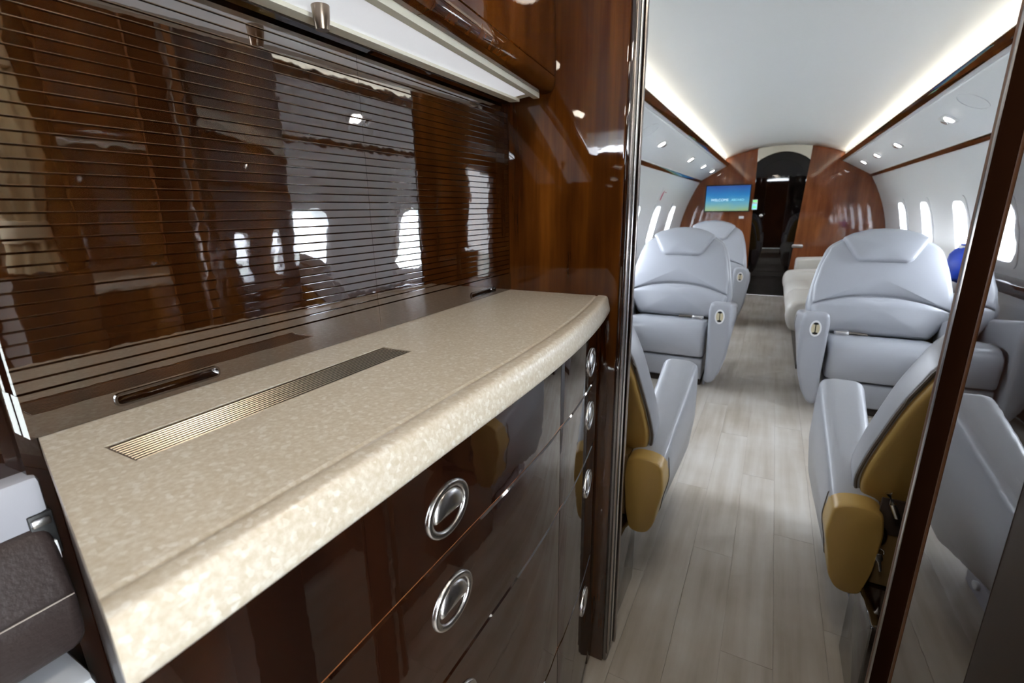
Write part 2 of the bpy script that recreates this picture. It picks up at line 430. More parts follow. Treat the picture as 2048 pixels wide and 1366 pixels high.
# curved light header over the door
hd = [(x, z) for x, z in arch] + [(x*1.02, arc_ceil(x)-.002) for x in [.285-.0547*i for i in range(11)]]
o = plate('trim_5', hd, [], Y1-.012, Y1+.004, M['cream'], None, lambda u, v, t: (u, t, v)); struct(o)
# monitor
mo = empty('monitor', (-.552, Y1, 1.19)); tag(mo, 'flat monitor with a blue beach picture on the wooden aft bulkhead', 'monitor')
box('monitor_case', (-.262, -.03, -.163), (.262, 0, .163), 'black', mo, .006)
box('screen', (-.25, -.0325, -.15), (.25, -.030, .15), 'screen', mo)
def text(name, body, size, loc, rot, mat, parent, ext=.0006, align='CENTER'):
    c = bpy.data.curves.new(name, 'FONT'); c.body = body; c.size = size; c.extrude = ext; c.align_x = align; c.align_y = 'CENTER'
    ob = bpy.data.objects.new('tmp', c); COL.objects.link(ob)
    dg = bpy.context.evaluated_depsgraph_get(); me = bpy.data.meshes.new_from_object(ob.evaluated_get(dg))
    bpy.data.objects.remove(ob)
    me.materials.clear(); me.materials.append(mat)
    o = bpy.data.objects.new(name, me); COL.objects.link(o); o.parent = parent; o.location = loc; o.rotation_euler = rot
    return o
text('screen_lettering', 'WELCOME', .042, (-.085, -.034, -.02), (PI/2, 0, 0), M['screen_text'], mo)
text('screen_lettering', 'ABOARD', .036, (.12, -.034, -.02), (PI/2, 0, 0), M['sign_cyan'], mo)
# small green/blue lighted sign beside the door
sg = empty('exit_sign', (-.238, Y1-.005, 1.12)); tag(sg, 'small lit green and pale blue sign beside the dark aft door', 'sign')
box('sign_plate', (-.03, -.008, -.07), (.03, .012, .05), 'plastic_w', sg, .002)
box('sign_face', (-.026, -.0095, -.065), (.026, -.008, .0), 'sign_cyan', sg)
box('sign_face', (-.022, -.0095, .022), (.022, -.008, .042), 'sign_green', sg)
box('sign_face', (-.018, -.011, -.05), (.018, -.0095, -.028), 'sign_green', sg)
o = box('switch_plate', (-.40, Y1-.008, .945), (-.345, Y1, .975), 'plastic_w', None, .002); tag(o, 'small white switch plate on aft bulkhead below the monitor', 'switch')
o = pad('door_latch', rrect(.215, .60, .335, .64, .018, 4), Y1, Y1-.012, .004, M['chrome'], None, lambda u, v, t: (u, t, v)); tag(o, 'small chrome latch plate low on aft bulkhead right of the door', 'latch')

# side ledges
for s, nm in ((-1, 'left'), (1, 'right')):
    r = empty('side_ledge', (0, 0, 0)); tag(r, 'wood topped side ledge with grey panel along the %s cabin wall' % nm, 'ledge')
    y0 = 1.03 if s > 0 else .98
    def lb(name, x0, x1, z0, z1, mat, bev=.004):
        a, b = sorted((s*x0, s*x1)); return box(name, (a, y0, z0), (b, Y1-.002, z1), mat, r, bev)
    lb('ledge_top', .975, 1.108, .615, .645, 'wood_dark')
    lb('ledge_lip', .967, .982, .585, .647, 'wood_dark')
    lb('grey_panel', .985, 1.09, .40, .586, 'grey_panel')
    lb('lower_panel', .980, 1.06, .0, .40, 'wood_dark')

# overhead spot lights on the service panels
def psu(s, y, idx, label):
    x = .722; t = (x-U2[0])/(L1p[0]-U2[0]); z = U2[1]+(L1p[1]-U2[1])*t
    r = empty('reading_light', (s*x, y, z)); tag(r, label, 'light', 'overhead reading lights')
    ang = math.atan2(U2[1]-L1p[1], L1p[0]-U2[0])
    def fm(u, v, t):   # u along y, v across slope (down-outward +), t into the cabin
        return (s*(v*math.cos(ang)-t*math.sin(ang)), u, -v*math.sin(ang)-t*math.cos(ang))
    pad('light_bezel', rrect(-.075, -.035, .075, .035, .034, 6), 0, .008, .006, M['plastic_w'], r, fm)
    pad('lamp_lens', ellipse(-.03, 0, .026, .024, 20), .004, .012, .003, M['spot'], r, fm)
    pad('air_nozzle', ellipse(.035, 0, .021, .021, 16), .004, .016, .004, M['brushed'], r, fm)
ord_ = ['nearest', 'second', 'third', 'fourth', 'farthest']
for s, nm, yl in ((-1, 'left', (1.78, 3.52, 4.78, 5.66, 6.46)), (1, 'right', (1.78, 3.38, 4.58, 5.41, 6.15))):
    for i, y in enumerate(yl): psu(s, y, i, 'oval white reading light with air nozzle, %s on the %s overhead panel' % (ord_[i], nm))
for s, nm, y in ((-1, 'left', 3.0), (1, 'right', 2.95)):
    x = .70; t = (x-U2[0])/(L1p[0]-U2[0]); z = U2[1]+(L1p[1]-U2[1])*t; ang = math.atan2(U2[1]-L1p[1], L1p[0]-U2[0])
    fm = lambda u, v, t: (s*(v*math.cos(ang)-t*math.sin(ang)), u, -v*math.sin(ang)-t*math.cos(ang))
    o = plate('speaker_ring', ellipse(0, 0, .095, .065, 32), [ellipse(0, 0, .091, .062, 32)], 0, .0025, M['white'], None, fm); o.location = (s*x, y, z)
    tag(o, 'round white speaker cover outline on the %s overhead panel' % nm, 'speaker')
# placard on the left wall
pl = empty('wall_placard', (0, 0, 0)); tag(pl, 'white instruction placard with red arrow on left wall above windows', 'placard')
fm = lambda u, v, t: (-(side_x(v)-t), u, v)
plate('placard_sheet', rrect(4.86, 1.13, 5.12, 1.27, .01, 2), [], .001, .003, M['plastic_w'], pl, fm)
plate('placard_mark', [(4.93, 1.16), (4.97, 1.16), (4.97, 1.25), (4.90, 1.22)], [], .003, .004, M['placard_red'], pl, fm)
plate('placard_mark', rrect(5.02, 1.17, 5.05, 1.20, .01, 2), [], .003, .004, M['black'], pl, fm)
plate('placard_mark', rrect(5.00, 1.22, 5.09, 1.235, .002, 1), [], .003, .004, M['placard_red'], pl, fm)

# ================================================================= PARTITIONS
PY0, PY1 = .932, .985
# left galley partition (forward face is the mahogany wall behind the counter end)
gp = struct(empty('wall_galley', (0, 0, 0)))
def gp_box(name, a, b, m, bev=.0, seg=2): return box(name, a, b, m, gp, bev, seg)
gp_box('partition_panel', (-1.08, PY0, 0), (-.258, PY1+.03, 1.70), 'wood', .003)
gp_box('partition_edge', (-.262, PY0+.004, 0), (-.250, PY1+.028, 1.74), 'wood_dark', .004)
gp_box('metal_edge_strip', (-.2505, .940, 0.02), (-.247, .955, 1.75), 'trim_metal', .0012)
gp_box('track_groove', (-.2505, .956, 0.02), (-.2485, .964, 1.75), 'black')
gp_box('metal_edge_strip', (-.2505, .966, 0.02), (-.246, .974, 1.75), 'brushed', .0012)
gp_box('metal_edge_strip', (-.2505, 1.000, 0.0), (-.246, 1.012, 1.75), 'trim_metal', .0012)
# right closet: mirror-lacquered side facing the aisle, trims on its aft edge
rc = struct(empty('wall_closet', (0, 0, 0)))
XM = .180
loft('mirror_panel', [[(x, y, z) for x, y in ((XM, .590), (XM+.0026, .450), (1.05, .450), (1.05, .620))] for z in (0, 1.72)], M['wood_mirror'], rc, smooth=False)
box('closet_front', (.285, .34, 0), (1.05, .4495, 1.72), 'wood_dark', rc, .001)
box('low_front', (XM+.003, .33, 0), (.285, .4495, .98), 'dark_base', rc, 0)
box('edge_band', (XM-.0012, .5905, 0), (XM+.05, .5955, 1.74), 'post_brown', rc, .001)
box('closet_post', (XM-.002, .596, 0), (XM+.05, .655, 1.74), 'post_dark', rc, .003)
box('metal_edge_strip', (XM-.0005, .6555, 0), (XM+.05, .670, 1.74), 'trim_metal', rc, .003)
pad('rounded_edge', roundpoly([(XM+.002, .6705), (XM+.002, .690), (XM+.05, .690), (XM+.05, .6705)], [.002, .008, .002, .002], 5), 0, 1.74, .0005, M['post_brown'], rc)
box('metal_edge_strip', (XM+.006, .6905, 0), (XM+.05, .694, 1.74), 'trim_metal', rc, .001)
box('closet_side', (.305, .694, 0), (1.05, 1.03, 1.72), 'wood_dark', rc, .003)
for z, w in ((.345, .006), (.285, .015)):
    box('strike_plate', (XM-.0045, .657, z-w), (XM-.0005, .666, z+w), 'chrome', rc, .001)

# ================================================================= GALLEY
CZ = .92
def xf(y):   # counter crest (front) x
    if y < .42: return -.236
    t = (y-.42)/.51
    return -.236 - .046*t**2.2
yend = PY0-.001
def yl(x):   # oblique near end of the galley
    return .068 + (x+.246)*(.132-.068)/(-.507+.246)
ct = empty('countertop', (0, 0, CZ)); tag(ct, 'speckled beige solid-surface countertop with a raised front lip', 'countertop')
# top slab with hole for the grille
ys_ = [yl(-.26)+(yend-yl(-.26))*i/24 for i in range(25)]
GX0, GX1, GY0, GY1 = -.434, -.386, .146, .453
front = [(xf(y)-.024, y) for y in ys_]
outer = [(-.512, yl(-.512))] + front + [(-.512, yend)]
hole = [(GX0, GY0), (GX1, GY0), (GX1, GY1), (GX0, GY1)]
plate('slab', outer, [hole], -.022, 0.0, M['counter'], ct, lambda u, v, t: (u, v, t))
# front lip: lofted bullnose
secs = []
for y in [yl(-.24)+(yend-yl(-.24))*i/40 for i in range(41)]:
    x = xf(y)
    pr = [(x-.026, -.021), (x-.026, -.0002), (x-.0235, .0000), (x-.0215, -.0012), (x-.0190, -.0012), (x-.0170, .0006), (x-.0135, .0012), (x-.003, .0012), (x+.001, .0002), (x+.0036, -.003), (x+.0055, -.009), (x+.0088, -.024), (x+.0088, -.030), (x+.0065, -.0335), (x+.002, -.035), (x-.015, -.035)]
    # shear the near end so that it follows the oblique end line
    secs.append([(a, y + (yl(a)-yl(-.24))*max(0, 1-(y-yl(-.24))/.25), b) for a, b in pr])
loft('front_lip', secs, M['counter'], ct, angle=60)
# drain / vent grille in the counter
gr = empty('vent_grille', (0, 0, CZ)); tag(gr, 'long narrow slotted metal vent grille set into the countertop', 'grille')
fr = plate('grille_frame', hole, [[(GX0+.002, GY0+.002), (GX1-.002, GY0+.002), (GX1-.002, GY1-.002), (GX0+.002, GY1-.002)]], -.012, -.001, M['bronze'], gr)
box('grille_well', (GX0, GY0, -.021), (GX1, GY1, -.015), 'black', gr)
NB = 10; px = (GX1-GX0-.004)/NB
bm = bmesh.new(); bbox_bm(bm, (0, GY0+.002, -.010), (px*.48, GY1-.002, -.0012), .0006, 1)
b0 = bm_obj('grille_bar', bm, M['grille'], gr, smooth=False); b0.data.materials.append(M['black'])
for p in b0.data.polygons: p.material_index = 0 if p.normal.z > .4 else 1  # tops stay metal; the shade on the bar sides is painted black
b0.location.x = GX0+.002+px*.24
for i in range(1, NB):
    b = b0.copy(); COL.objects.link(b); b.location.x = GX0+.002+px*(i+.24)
# back rail under the tambours and tambour doors
XP = -.500; PITCH = .0097; TZ0, TZ1 = .957, 1.292
YS = .125; YM = .520
for k, (ya, yb_, hy0, hy1, lab) in enumerate(((YS, YM, .185, .277, 'glossy mahogany tambour door at the near end of galley wall'), (YM, yend, .768, .862, 'glossy mahogany tambour door next to the galley partition'))):
    td = empty('tambour_door', (XP, ya, CZ)); tag(td, lab, 'tambour door', 'galley tambour doors')
    g = .00025; L_ = yb_-ya-2*g
    # slat profile (x out, z)
    hh = PITCH-.0002
    pr = [(-.006, 0.0), (-.0013, 0.0), (-.0010, .0002), (0, .0013), (0, hh-.0004), (-.0005, hh), (-.006, hh)]
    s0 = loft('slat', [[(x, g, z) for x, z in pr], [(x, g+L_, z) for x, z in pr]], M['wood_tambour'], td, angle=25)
    ns = int((TZ1-TZ0)/PITCH)
    s0.location.z = TZ0-CZ
    for i in range(1, ns):
        s = s0.copy(); COL.objects.link(s); s.location.z = TZ0-CZ+i*PITCH
    hol = rrect(hy0-ya, .0065, hy1-ya, .0165, .005, 5)
    fmr = lambda u, v, t: (t, u, v)
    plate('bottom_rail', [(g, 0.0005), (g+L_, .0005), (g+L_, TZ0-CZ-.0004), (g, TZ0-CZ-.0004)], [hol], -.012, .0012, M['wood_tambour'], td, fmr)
    fin = plate('finger_pull', rrect(hy0-ya-.0012, .0053, hy1-ya+.0012, .0177, .006, 5), [rrect(hy0-ya+.0008, .0073, hy1-ya-.0008, .0157, .0045, 5)], .0008, .0028, M['wood_dark'], td, fmr)
    pad('pull_recess', rrect(hy0-ya-.001, .0055, hy1-ya+.001, .0175, .005, 5), -.0115, -.010, .0005, M['wood_tambour'], td, fmr)
bw = struct(box('wall_galley_back', (-.60, YS-.004, .5), (-.514, yend, 1.75), 'wood_dark', None))
# head moulding above tambours, light valance and overhead lockers
hm = empty('light_valance', (0, 0, 1.295)); tag(hm, 'white under-cabinet light valance above the tambour doors', 'light')
yA = .02
def xv(y): return -.378 - .095*(y-.43)
mo_pr = [(-.512, -.004), (-.497, -.004), (-.494, .000), (-.490, .002), (-.4885, .006), (-.4885, .02), (-.512, .02)]
loft('head_moulding', [[(x, y, z) for x, z in mo_pr] for y in (yA, yend)], M['wood_dark'], hm, angle=25)
def bow(name, prof, y0, y1, mat, parent, n=8, oy=0, angle=25):   # prof: list of (x or None+offset, z)
    return loft(name, [[((x if k_ == 0 else xv(y)+x), y-oy, z) for k_, x, z in prof] for y in [y0+(y1-y0)*i/n for i in range(n+1)]], mat, parent, angle=angle)
bow('valance_tray', [(0, -.4875, .000), (0, -.467, -.001), (0, -.467, .004), (1, -.012, .007), (1, -.012, .0005), (1, 0, .0005), (1, 0, .03), (0, -.4875, .03)], yA, .918, M['cream'], hm)
bow('valance_diffuser', [(0, -.4665, .0035), (1, -.0125, .0060), (1, -.0125, .0085), (0, -.4665, .0060)], yA, .895, M['valance_light'], hm)
# little spotlight nozzle under the valance
sp = empty('spot_nozzle', (-.446, .418, 1.30)); tag(sp, 'small dark metal spotlight nozzle hanging from the light valance', 'spotlight')
def lathe(name, prof, mat, parent, n=24, ax='z'):
    secs = [[((r*math.cos(2*PI*k/n), r*math.sin(2*PI*k/n), z)) for k in range(n)] for r, z in prof]
    return loft(name, secs, mat, parent, angle=30)
lathe('nozzle_body', [(.0095, .012), (.0095, .0), (.0085, -.012), (.0072, -.0225), (.0068, -.0235), (.0055, -.0235)], M['bronze'], sp)
lathe('nozzle_lens', [(.0055, -.0230), (.0054, -.0226)], M['black'], sp)
# overhead lockers: two door leaves over a rounded bottom rail
def locker(ya, yb_, lab):
    r = empty('overhead_locker', (0, ya, 1.30)); tag(r, lab, 'cabinet', 'galley overhead lockers'); L_ = yb_-ya
    bow('bottom_rail', [(1, .0005, .004), (1, .012, .004), (1, .020, .006), (1, .0255, .011), (1, .0285, .018), (1, .0290, .0305), (1, .0005, .0305)], ya+.0005, yb_-.0005, M['wood'], r, oy=ya)
    bow('locker_door', [(1, .005, .0315), (1, .0275, .0315), (1, .0292, .033), (1, .030, .09), (1, .026, .20), (1, .016, .32), (1, .0, .42), (1, -.02, .42)], ya+.001, yb_-.001, M['wood'], r, oy=ya)
    box('locker_body', (-.52, .001, .034), (-.435, L_-.001, .42), 'wood_dark', r)
locker(.02, .50, 'overhead mahogany locker above the near tambour door'); locker(.50, yend, 'overhead mahogany locker beside the galley partition')

# lower cabinets
ROWS = [(.771, .884), (.629, .769), (.350, .627), (.06, .348)]
PULLZ = [.817, .711, .565, .281]
def xfront(y): return xf(y) - .008
def curved_panel(name, ya, yb_, z0, z1, t, mat, parent, off=0., bev=.002, oblique=False):
    """drawer front that follows the bow of the counter, local to parent"""
    n = 14; secs = []
    ox, oy, oz = parent.location
    for i in range(n+1):
        y = ya+(yb_-ya)*i/n; x = xfront(y)+off
        e = bev if i in (0, n) else 0
        pr = [(x-t, z0), (x-bev-e, z0), (x-e, z0+bev), (x-e, z1-bev), (x-bev-e, z1), (x-t, z1)]
        secs.append([(a-ox, y-oy, b-oz) for a, b in pr])
    # add inner sections near ends for crisp bevel
    return loft(name, secs, mat, parent, angle=30)
def oval_pull(parent, y, z):
    """recessed oval paddle pull"""
    ox, oy, oz = parent.location
    x = xfront(y)
    r = empty('pull'); 
    sl = (xfront(y+.02)-xfront(y-.02))/.04
    def fm(u, v, t): return (x-ox+t+sl*u, y-oy+u, z-oz+v)
    A, B = .0335, .0270
    ring = []
    def ell(s, dz=0, du=0): return [(A*s*math.cos(2*PI*k/40)+du, B*s*math.sin(2*PI*k/40)+dz) for k in range(40)]
    secs = [[fm(u, v, t) for u, v in ell(s)] for s, t in ((1.0, -.001), (1.0, .0008), (.98, .0022), (.94, .0028), (.80, .0024), (.765, .0016), (.75, .0004), (.73, -.006), (.60, -.012), (.30, -.014))]
    # flange + cup as one shell
    n = 40; V = [p for s in secs for p in s]; Fc = []
    for i in range(len(secs)-1):
        for j in range(n): Fc.append((i*n+j, i*n+(j+1) % n, (i+1)*n+(j+1) % n, (i+1)*n+j))
    Fc.append(tuple((len(secs)-1)*n+j for j in range(n)))
    p = mesh_obj('pull_handle', V, Fc, 'brushed', parent, angle=50)
    # paddle: disc shifted up/forward, tilted
    def fm2(u, v, t): return fm(u, v, t+.0015 - (v+.006)*.10 - u*.02)
    V = []; Fc = []
    rings = [(1.0, -.004), (1.0, 0), (.95, .0016), (.8, .003), (.5, .0042), (.2, .0047)]
    po = [(A*.72*math.cos(2*PI*k/40), B*.72*math.sin(2*PI*k/40)) for k in range(40)]
    cut = []
    for u, v in po:      # clip the lower side of the disc by a shallow arc so a crescent recess stays open
        w = -.0045 - u*.05
        cut.append((u, max(v, w)))
    cu, cv = 0, .006
    for sc_, t in rings:
        for u, v in cut: V.append(fm2(cu+(u-cu)*sc_, cv+(v-cv)*sc_, t))
    for i in range(len(rings)-1):
        for j in range(n): Fc.append((i*n+j, i*n+(j+1) % n, (i+1)*n+(j+1) % n, (i+1)*n+j))
    Fc.append(tuple((len(rings)-1)*n+j for j in range(n)))
    mesh_obj('pull_paddle', V, Fc, 'brushed', parent, angle=60)
    bpy.data.objects.remove(r)
def cabinet(name, ya, yb_, pull_y, lab):
    r = empty(name, (0, ya, 0)); tag(r, lab, 'cabinet', 'galley base cabinets')
    bm = bmesh.new(); bbox_bm(bm, (-.50, (.075 if ya < .3 else .002), .0), (-.30, yb_-ya-.002, .880)); bm_obj('carcass', bm, M['wood_dark'], r)
    for i, (z0, z1) in enumerate(ROWS):
        dr_ = curved_panel('drawer_front', ya+(.001 if ya > .3 else .0), yb_-.001, z0, z1, .018, M['wood_dark'], r)
        ed = curved_panel('edge_band', ya+.001, yb_-.001, z0-.0012, z0+.0002, .016, M['seam'], r, off=-.0016, bev=.0004)
        # pull is a sub-part of its drawer front
        n0 = set(r.children); oval_pull(r, pull_y, PULLZ[i])
        for c in set(r.children)-n0: c.parent = dr_
    return r
def fix_pull_parent(): pass
cabinet('base_cabinet', yl(-.25)+.0065, .622, .322, 'dark gloss galley cabinet with oval pulls under the near counter end')
cabinet('base_cabinet', .622, .905, .812, 'narrow dark gloss galley cabinet with oval pulls beside the partition post')
bp = box('end_stile', (-.335, .9055, 0), (-.288, PY0-.001, .884), 'wood', None, .003); tag(bp, 'narrow mahogany end stile between the drawers and the partition', 'stile')
# oblique end panel at the near end
ep = empty('side_board', (0, 0, 0)); tag(ep, 'thin dark end panel closing the near end of the galley counter', 'panel')
e0 = (-.512, yl(-.512)+.0055); e1 = (-.250, yl(-.250)+.0055)
loft('panel_sheet', [[(e0[0], e0[1]-.004, z), (e1[0], e1[1]-.004, z), (e1[0], e1[1], z), (e0[0], e0[1], z)] for z in (0.0, .884)], M['dark_base'], ep)
loft('panel_edge', [[(e0[0], e0[1]-.003, z), (e1[0]-.01, e1[1]-.003, z), (e1[0]-.01, e1[1]-.0005, z), (e0[0], e0[1]-.0005, z)] for z in (.8845, .916)], M['bronze'], ep)

# ================================================================= SEATS
def make_seat(root, asg, plinth=False):
    """executive seat facing local -Y, arm fronts at y=0. asg = local sign of x of the aisle side."""
    th = math.radians(21); st, cth = math.sin(th), math.cos(th); PY, PZ = .43, .36
    def back(u, v, t): return (u, PY + v*st - t*cth, PZ + v*cth + t*st)     # v up the back, t towards the sitter
    ol = [(-.335, .100), (-.25, .085), (.25, .085), (.335, .100), (.350, .16), (.340, .25), (.312, .40), (.272, .525), (.205, .572), (.11, .612), (0, .626), (-.11, .612), (-.205, .572), (-.272, .525), (-.312, .40), (-.340, .25), (-.350, .16)]
    body = densify(roundpoly(ol, .04, 4), .03)
    cvm = .34
    pad('back_cushion', body, -.072, .020, .030, M['leather'], root, back, puff=.004, both=True, b0=.004)
    pad('back_panel', [(u*.965, cvm+(v-cvm)*.965) for u, v in body], -.060, -.090, .014, M['tan'], root, back, puff=.010)
    def arcl(x): return .150 + .075*(1-(abs(x)/.34)**2.2)
    N_ = 22
    xs_ = [-.325+.65*i/N_ for i in range(N_+1)]
    up = [(x, arcl(x)+.004) for x in xs_] + [(.322, .27), (.296, .40), (.256, .515), (.195, .556), (.10, .594), (0, .606), (-.10, .594), (-.195, .556), (-.256, .515), (-.296, .40), (-.322, .27)]
    pad('upper_cushion', densify(roundpoly(densify(up, .05), .012, 2), .03), .000, .042, .024, M['leather'], root, back, puff=.012)
    lo = [(x, arcl(x)-.004) for x in reversed(xs_)] + [(-.315, .105), (-.24, .0), (.24, .0), (.315, .105)]
    pad('lumbar_cushion', densify(roundpoly(lo, .015, 2), .03), .000, .058, .030, M['leather'], root, back, puff=.020)
    hd_ = [(-.112, .418), (.112, .418), (.136, .432), (.206, .562), (.160, .590), (.08, .615), (0, .622), (-.08, .615), (-.160, .590), (-.206, .562), (-.136, .432)]
    pad('headrest', densify(roundpoly(hd_, .012, 3), .02), .010, .074, .026, M['leather'], root, back, puff=.010)
    rim = [(u*.985, cvm+(v-cvm)*.985) for u, v in body]
    tube('back_piping', [back(u, v, -.073) for u, v in rim], .0035, M['piping'], root, 6, closed=True)
    # seat cushion, leg panel, pedestal
    cs = roundpoly([(.03, .195), (.012, .29), (.035, .385), (.12, .408), (.47, .352), (.47, .195)], [.012, .06, .06, .08, .01, .01], 6)
    pad('seat_cushion', densify(cs, .03), -.247, .247, .024, M['leather'], root, lambda u, v, t: (t, u, v), both=True)
    lg = roundpoly([(.045, .050), (.042, .183), (.46, .183), (.46, .050)], .012, 3)
    pad('leg_panel', densify(lg, .05), -.245, .245, .010, M['leather'], root, lambda u, v, t: (t, u, v), both=True)
    pad('pedestal', rrect(.08, 0.0, .50, .049, .006, 2), -.24, .24, .004, M['dark_base'], root, lambda u, v, t: (t, u, v), both=True)
    # rear shell between the arms, its lower edge rising towards the middle
    rs = [(-.293, .262)] + [(-.24+.48*i/12, .262+.085*math.sin(PI*i/12)) for i in range(13)] + [(.293, .262), (.293, .448), (-.293, .448)]
    pad('rear_shell', rs, .50, .604, .008, M['tan_shade'], root, lambda u, v, t: (u, t, v))
    if plinth:
        pad('plinth', rrect(.530, 0.0, .742, .258, .006, 2), -.306, .306, .004, M['wood_dark'], root, lambda u, v, t: (t, u, v), both=True)
    sk = box('base_skirt', (min(asg*.252, asg*.264), .10, 0), (max(asg*.252, asg*.264), .42, .060), 'ledge_grey', root, .004)
    for yy in (.18, .34):
        pad('skirt_knob', ellipse(yy, .038, .016, .012, 16), asg*.263, asg*.274, .004, M['plastic_w'], sk, lambda u, v, t: (t, u, v))
    for sx in (-1, 1):
        aisle = sx == asg
        secs = []
        for y, f, ins in ((0, 0, .022), (.004, 0, .009), (.014, .0, .002), (.03, .03, 0), (.12, .2, 0), (.24, .4, 0), (.36, .6, 0), (.48, .8, 0), (.575, .955, 0), (.580, .965, .002)):
            zt = .556 - .105*f; zb = .045 + .195*f; q = zt-zb
            tc = .288+.044*f; wi = .262+.028*f
            pts = [(wi+.004, zb+.30*q), (tc-.024, zb+.02*q), (tc, zb-.002), (tc+.026, zb+.02*q), (tc+.062-.02*f, zb+.15*q), (.378, zb+.35*q), (.391, zb+.60*q), (.389, zt-.06), (.384, zt-.012), (.355, zt), (wi+.026, zt), (wi+.004, zt-.012), (wi-.003, zt-.06)]
            pts = roundpoly(pts, .015, 3)
            cu = .325+.01*f; cv = (zt+zb)/2
            kx = 1-ins/.064; kz = 1-ins/(q/2)
            secs.append([(sx*(cu+(u-cu)*kx), y, cv+(v-cv)*kz) for u, v in pts])
        arm = loft('armrest', secs, M['leather'], root, angle=60)
        last = secs[-2]; cx_ = sum(p[0] for p in last)/len(last); cz_ = sum(p[2] for p in last)/len(last)
        caps = []
        for y, k_ in ((.540, 1.008), (.606, 1.008), (.616, .995), (.622, .96), (.624, .90)):
            caps.append([(cx_+(p[0]-cx_)*k_, y, cz_+(p[2]-cz_)*(k_ if k_ > 1 else 1-(1-k_)*.35)) for p in last])
        loft('rear_cap', caps, M['tan'] if plinth else M['leather'], arm, angle=60)
        tube('cap_piping', [(cx_+(p[0]-cx_)*1.012, .540, cz_+(p[2]-cz_)*1.012) for p in last[::2]], .0022, M['piping'], arm, 5, closed=True)
        if aisle:
            cxo = sx*.323; cz = .468
            fmc = lambda u, v, t: (cxo+u, .001-t, cz+v)
            plate('control_ring', ellipse(0, 0, .027, .043, 32), [ellipse(0, 0, .020, .034, 32)], -.004, .006, M['plastic_w'], arm, fmc)
            pad('control_plate', ellipse(0, 0, .0205, .0345, 24), -.006, .002, .001, M['ivory'], arm, fmc)
            pad('control_slot', rrect(-.0022, -.022, .0022, .022, .002, 3), .001, .0035, .0005, M['black'], arm, fmc)
            pad('control_end', ellipse(0, .026, .013, .006, 16), .001, .0035, .0005, M['black'], arm, fmc)
            pad('control_end', ellipse(0, -.026, .013, .006, 16), .001, .0035, .0005, M['black'], arm, fmc)
    # seat belt lying at the aisle rear corner of the cushion
    bx = asg*.17
    bt = loft('seat_belt', [[(bx+dx, yy, zz+dz) for dx, dz in ((-.022, 0), (.022, 0), (.022, .004), (-.022, .004))] for yy, zz in ((.425, .362), (.40, .370), (.36, .378), (.33, .383))], M['grey_panel'], root)
    pad('belt_buckle', rrect(bx-.036, .285, bx+.036, .345, .012, 3), .384, .402, .006, M['brushed'], bt, lambda u, v, t: (u, v, t))
    bt2 = loft('seat_belt', [[(bx-asg*(d+.03), .36+dy, zz+dz) for dy, dz in ((-.022, 0), (.022, 0), (.022, .004), (-.022, .004))] for d, zz in ((.0, .379), (.05, .380), (.10, .377))], M['piping'], root)
    return root
G = 'silver leather executive seats'
def seat(x, y, rz, asg, lab, plinth=False):
    r = empty('executive_seat', (x, y, 0), rz); tag(r, lab, 'seat', G); make_seat(r, asg, plinth); return r
seat(.575, 2.90, 0, -1, 'silver leather seat facing forward on the right of the aisle, control oval in its armrest')
seat(-.545, 3.00, 0, 1, 'silver leather seat facing forward on the left of the aisle, behind the tan-backed left seat')
seat(-.545, 4.85, 0, 1, 'silver leather seat farthest back on the left, below the monitor')
sL1 = seat(-.570, 1.78, PI, -1, 'aft-facing silver seat with tan leather back on the left, beside the galley partition', True)
sR1 = seat(.572, 1.78, PI, 1, 'aft-facing silver seat with tan leather back on the right, beside the closet post', True)
# chrome lever, lock on the rear of the right tan-backed seat (seat-local: rotated half a turn)
def loc(x, y, z): return (-(x-.572), -(y-1.78), z)
lv = box('lever_recess', (-.05, .600, .36), (.05, .607, .445), 'dark_base', sR1, .002); lv.location = (.25, 0, 0.035)
tube('recline_lever', [loc(.278, 1.163, .500), loc(.288, 1.158, .478), loc(.300, 1.156, .450)], .0065, M['chrome'], sR1, 10)
fmk = lambda u, v, t: (-u+.291, .604+t, v+.388)
lk = pad('lock', ellipse(0, 0, .014, .026, 24), -.004, .006, .003, M['chrome'], sR1, fmk)
pad('lock_barrel', ellipse(0, 0, .008, .015, 20), .005, .010, .002, M['brushed'], lk, fmk)
kk = empty('seat_key', (.283, 1.164, .352)); tag(kk, 'small keys hanging from the chrome lock behind the right tan-backed seat', 'key')
for i, a in enumerate((-.25, .2)):
    ca, sa = math.cos(a), math.sin(a)
    pts = roundpoly([(-.006, 0), (.006, 0), (.007, -.014), (.003, -.018), (.003, -.042), (-.002, -.045), (-.003, -.018), (-.007, -.014)], .003, 2)
    pad('key_blade', [(u*ca-v*sa, u*sa+v*ca) for u, v in pts], .002+i*.003, .004+i*.003, .0005, M['brushed'], kk, lambda u, v, t: (u, -t, v))
tube('key_ring', [(.009*math.cos(a), -.004, .009*math.sin(a)+.004) for a in [2*PI*i/16 for i in range(16)]], .0012, M['chrome'], kk, 6, closed=True)

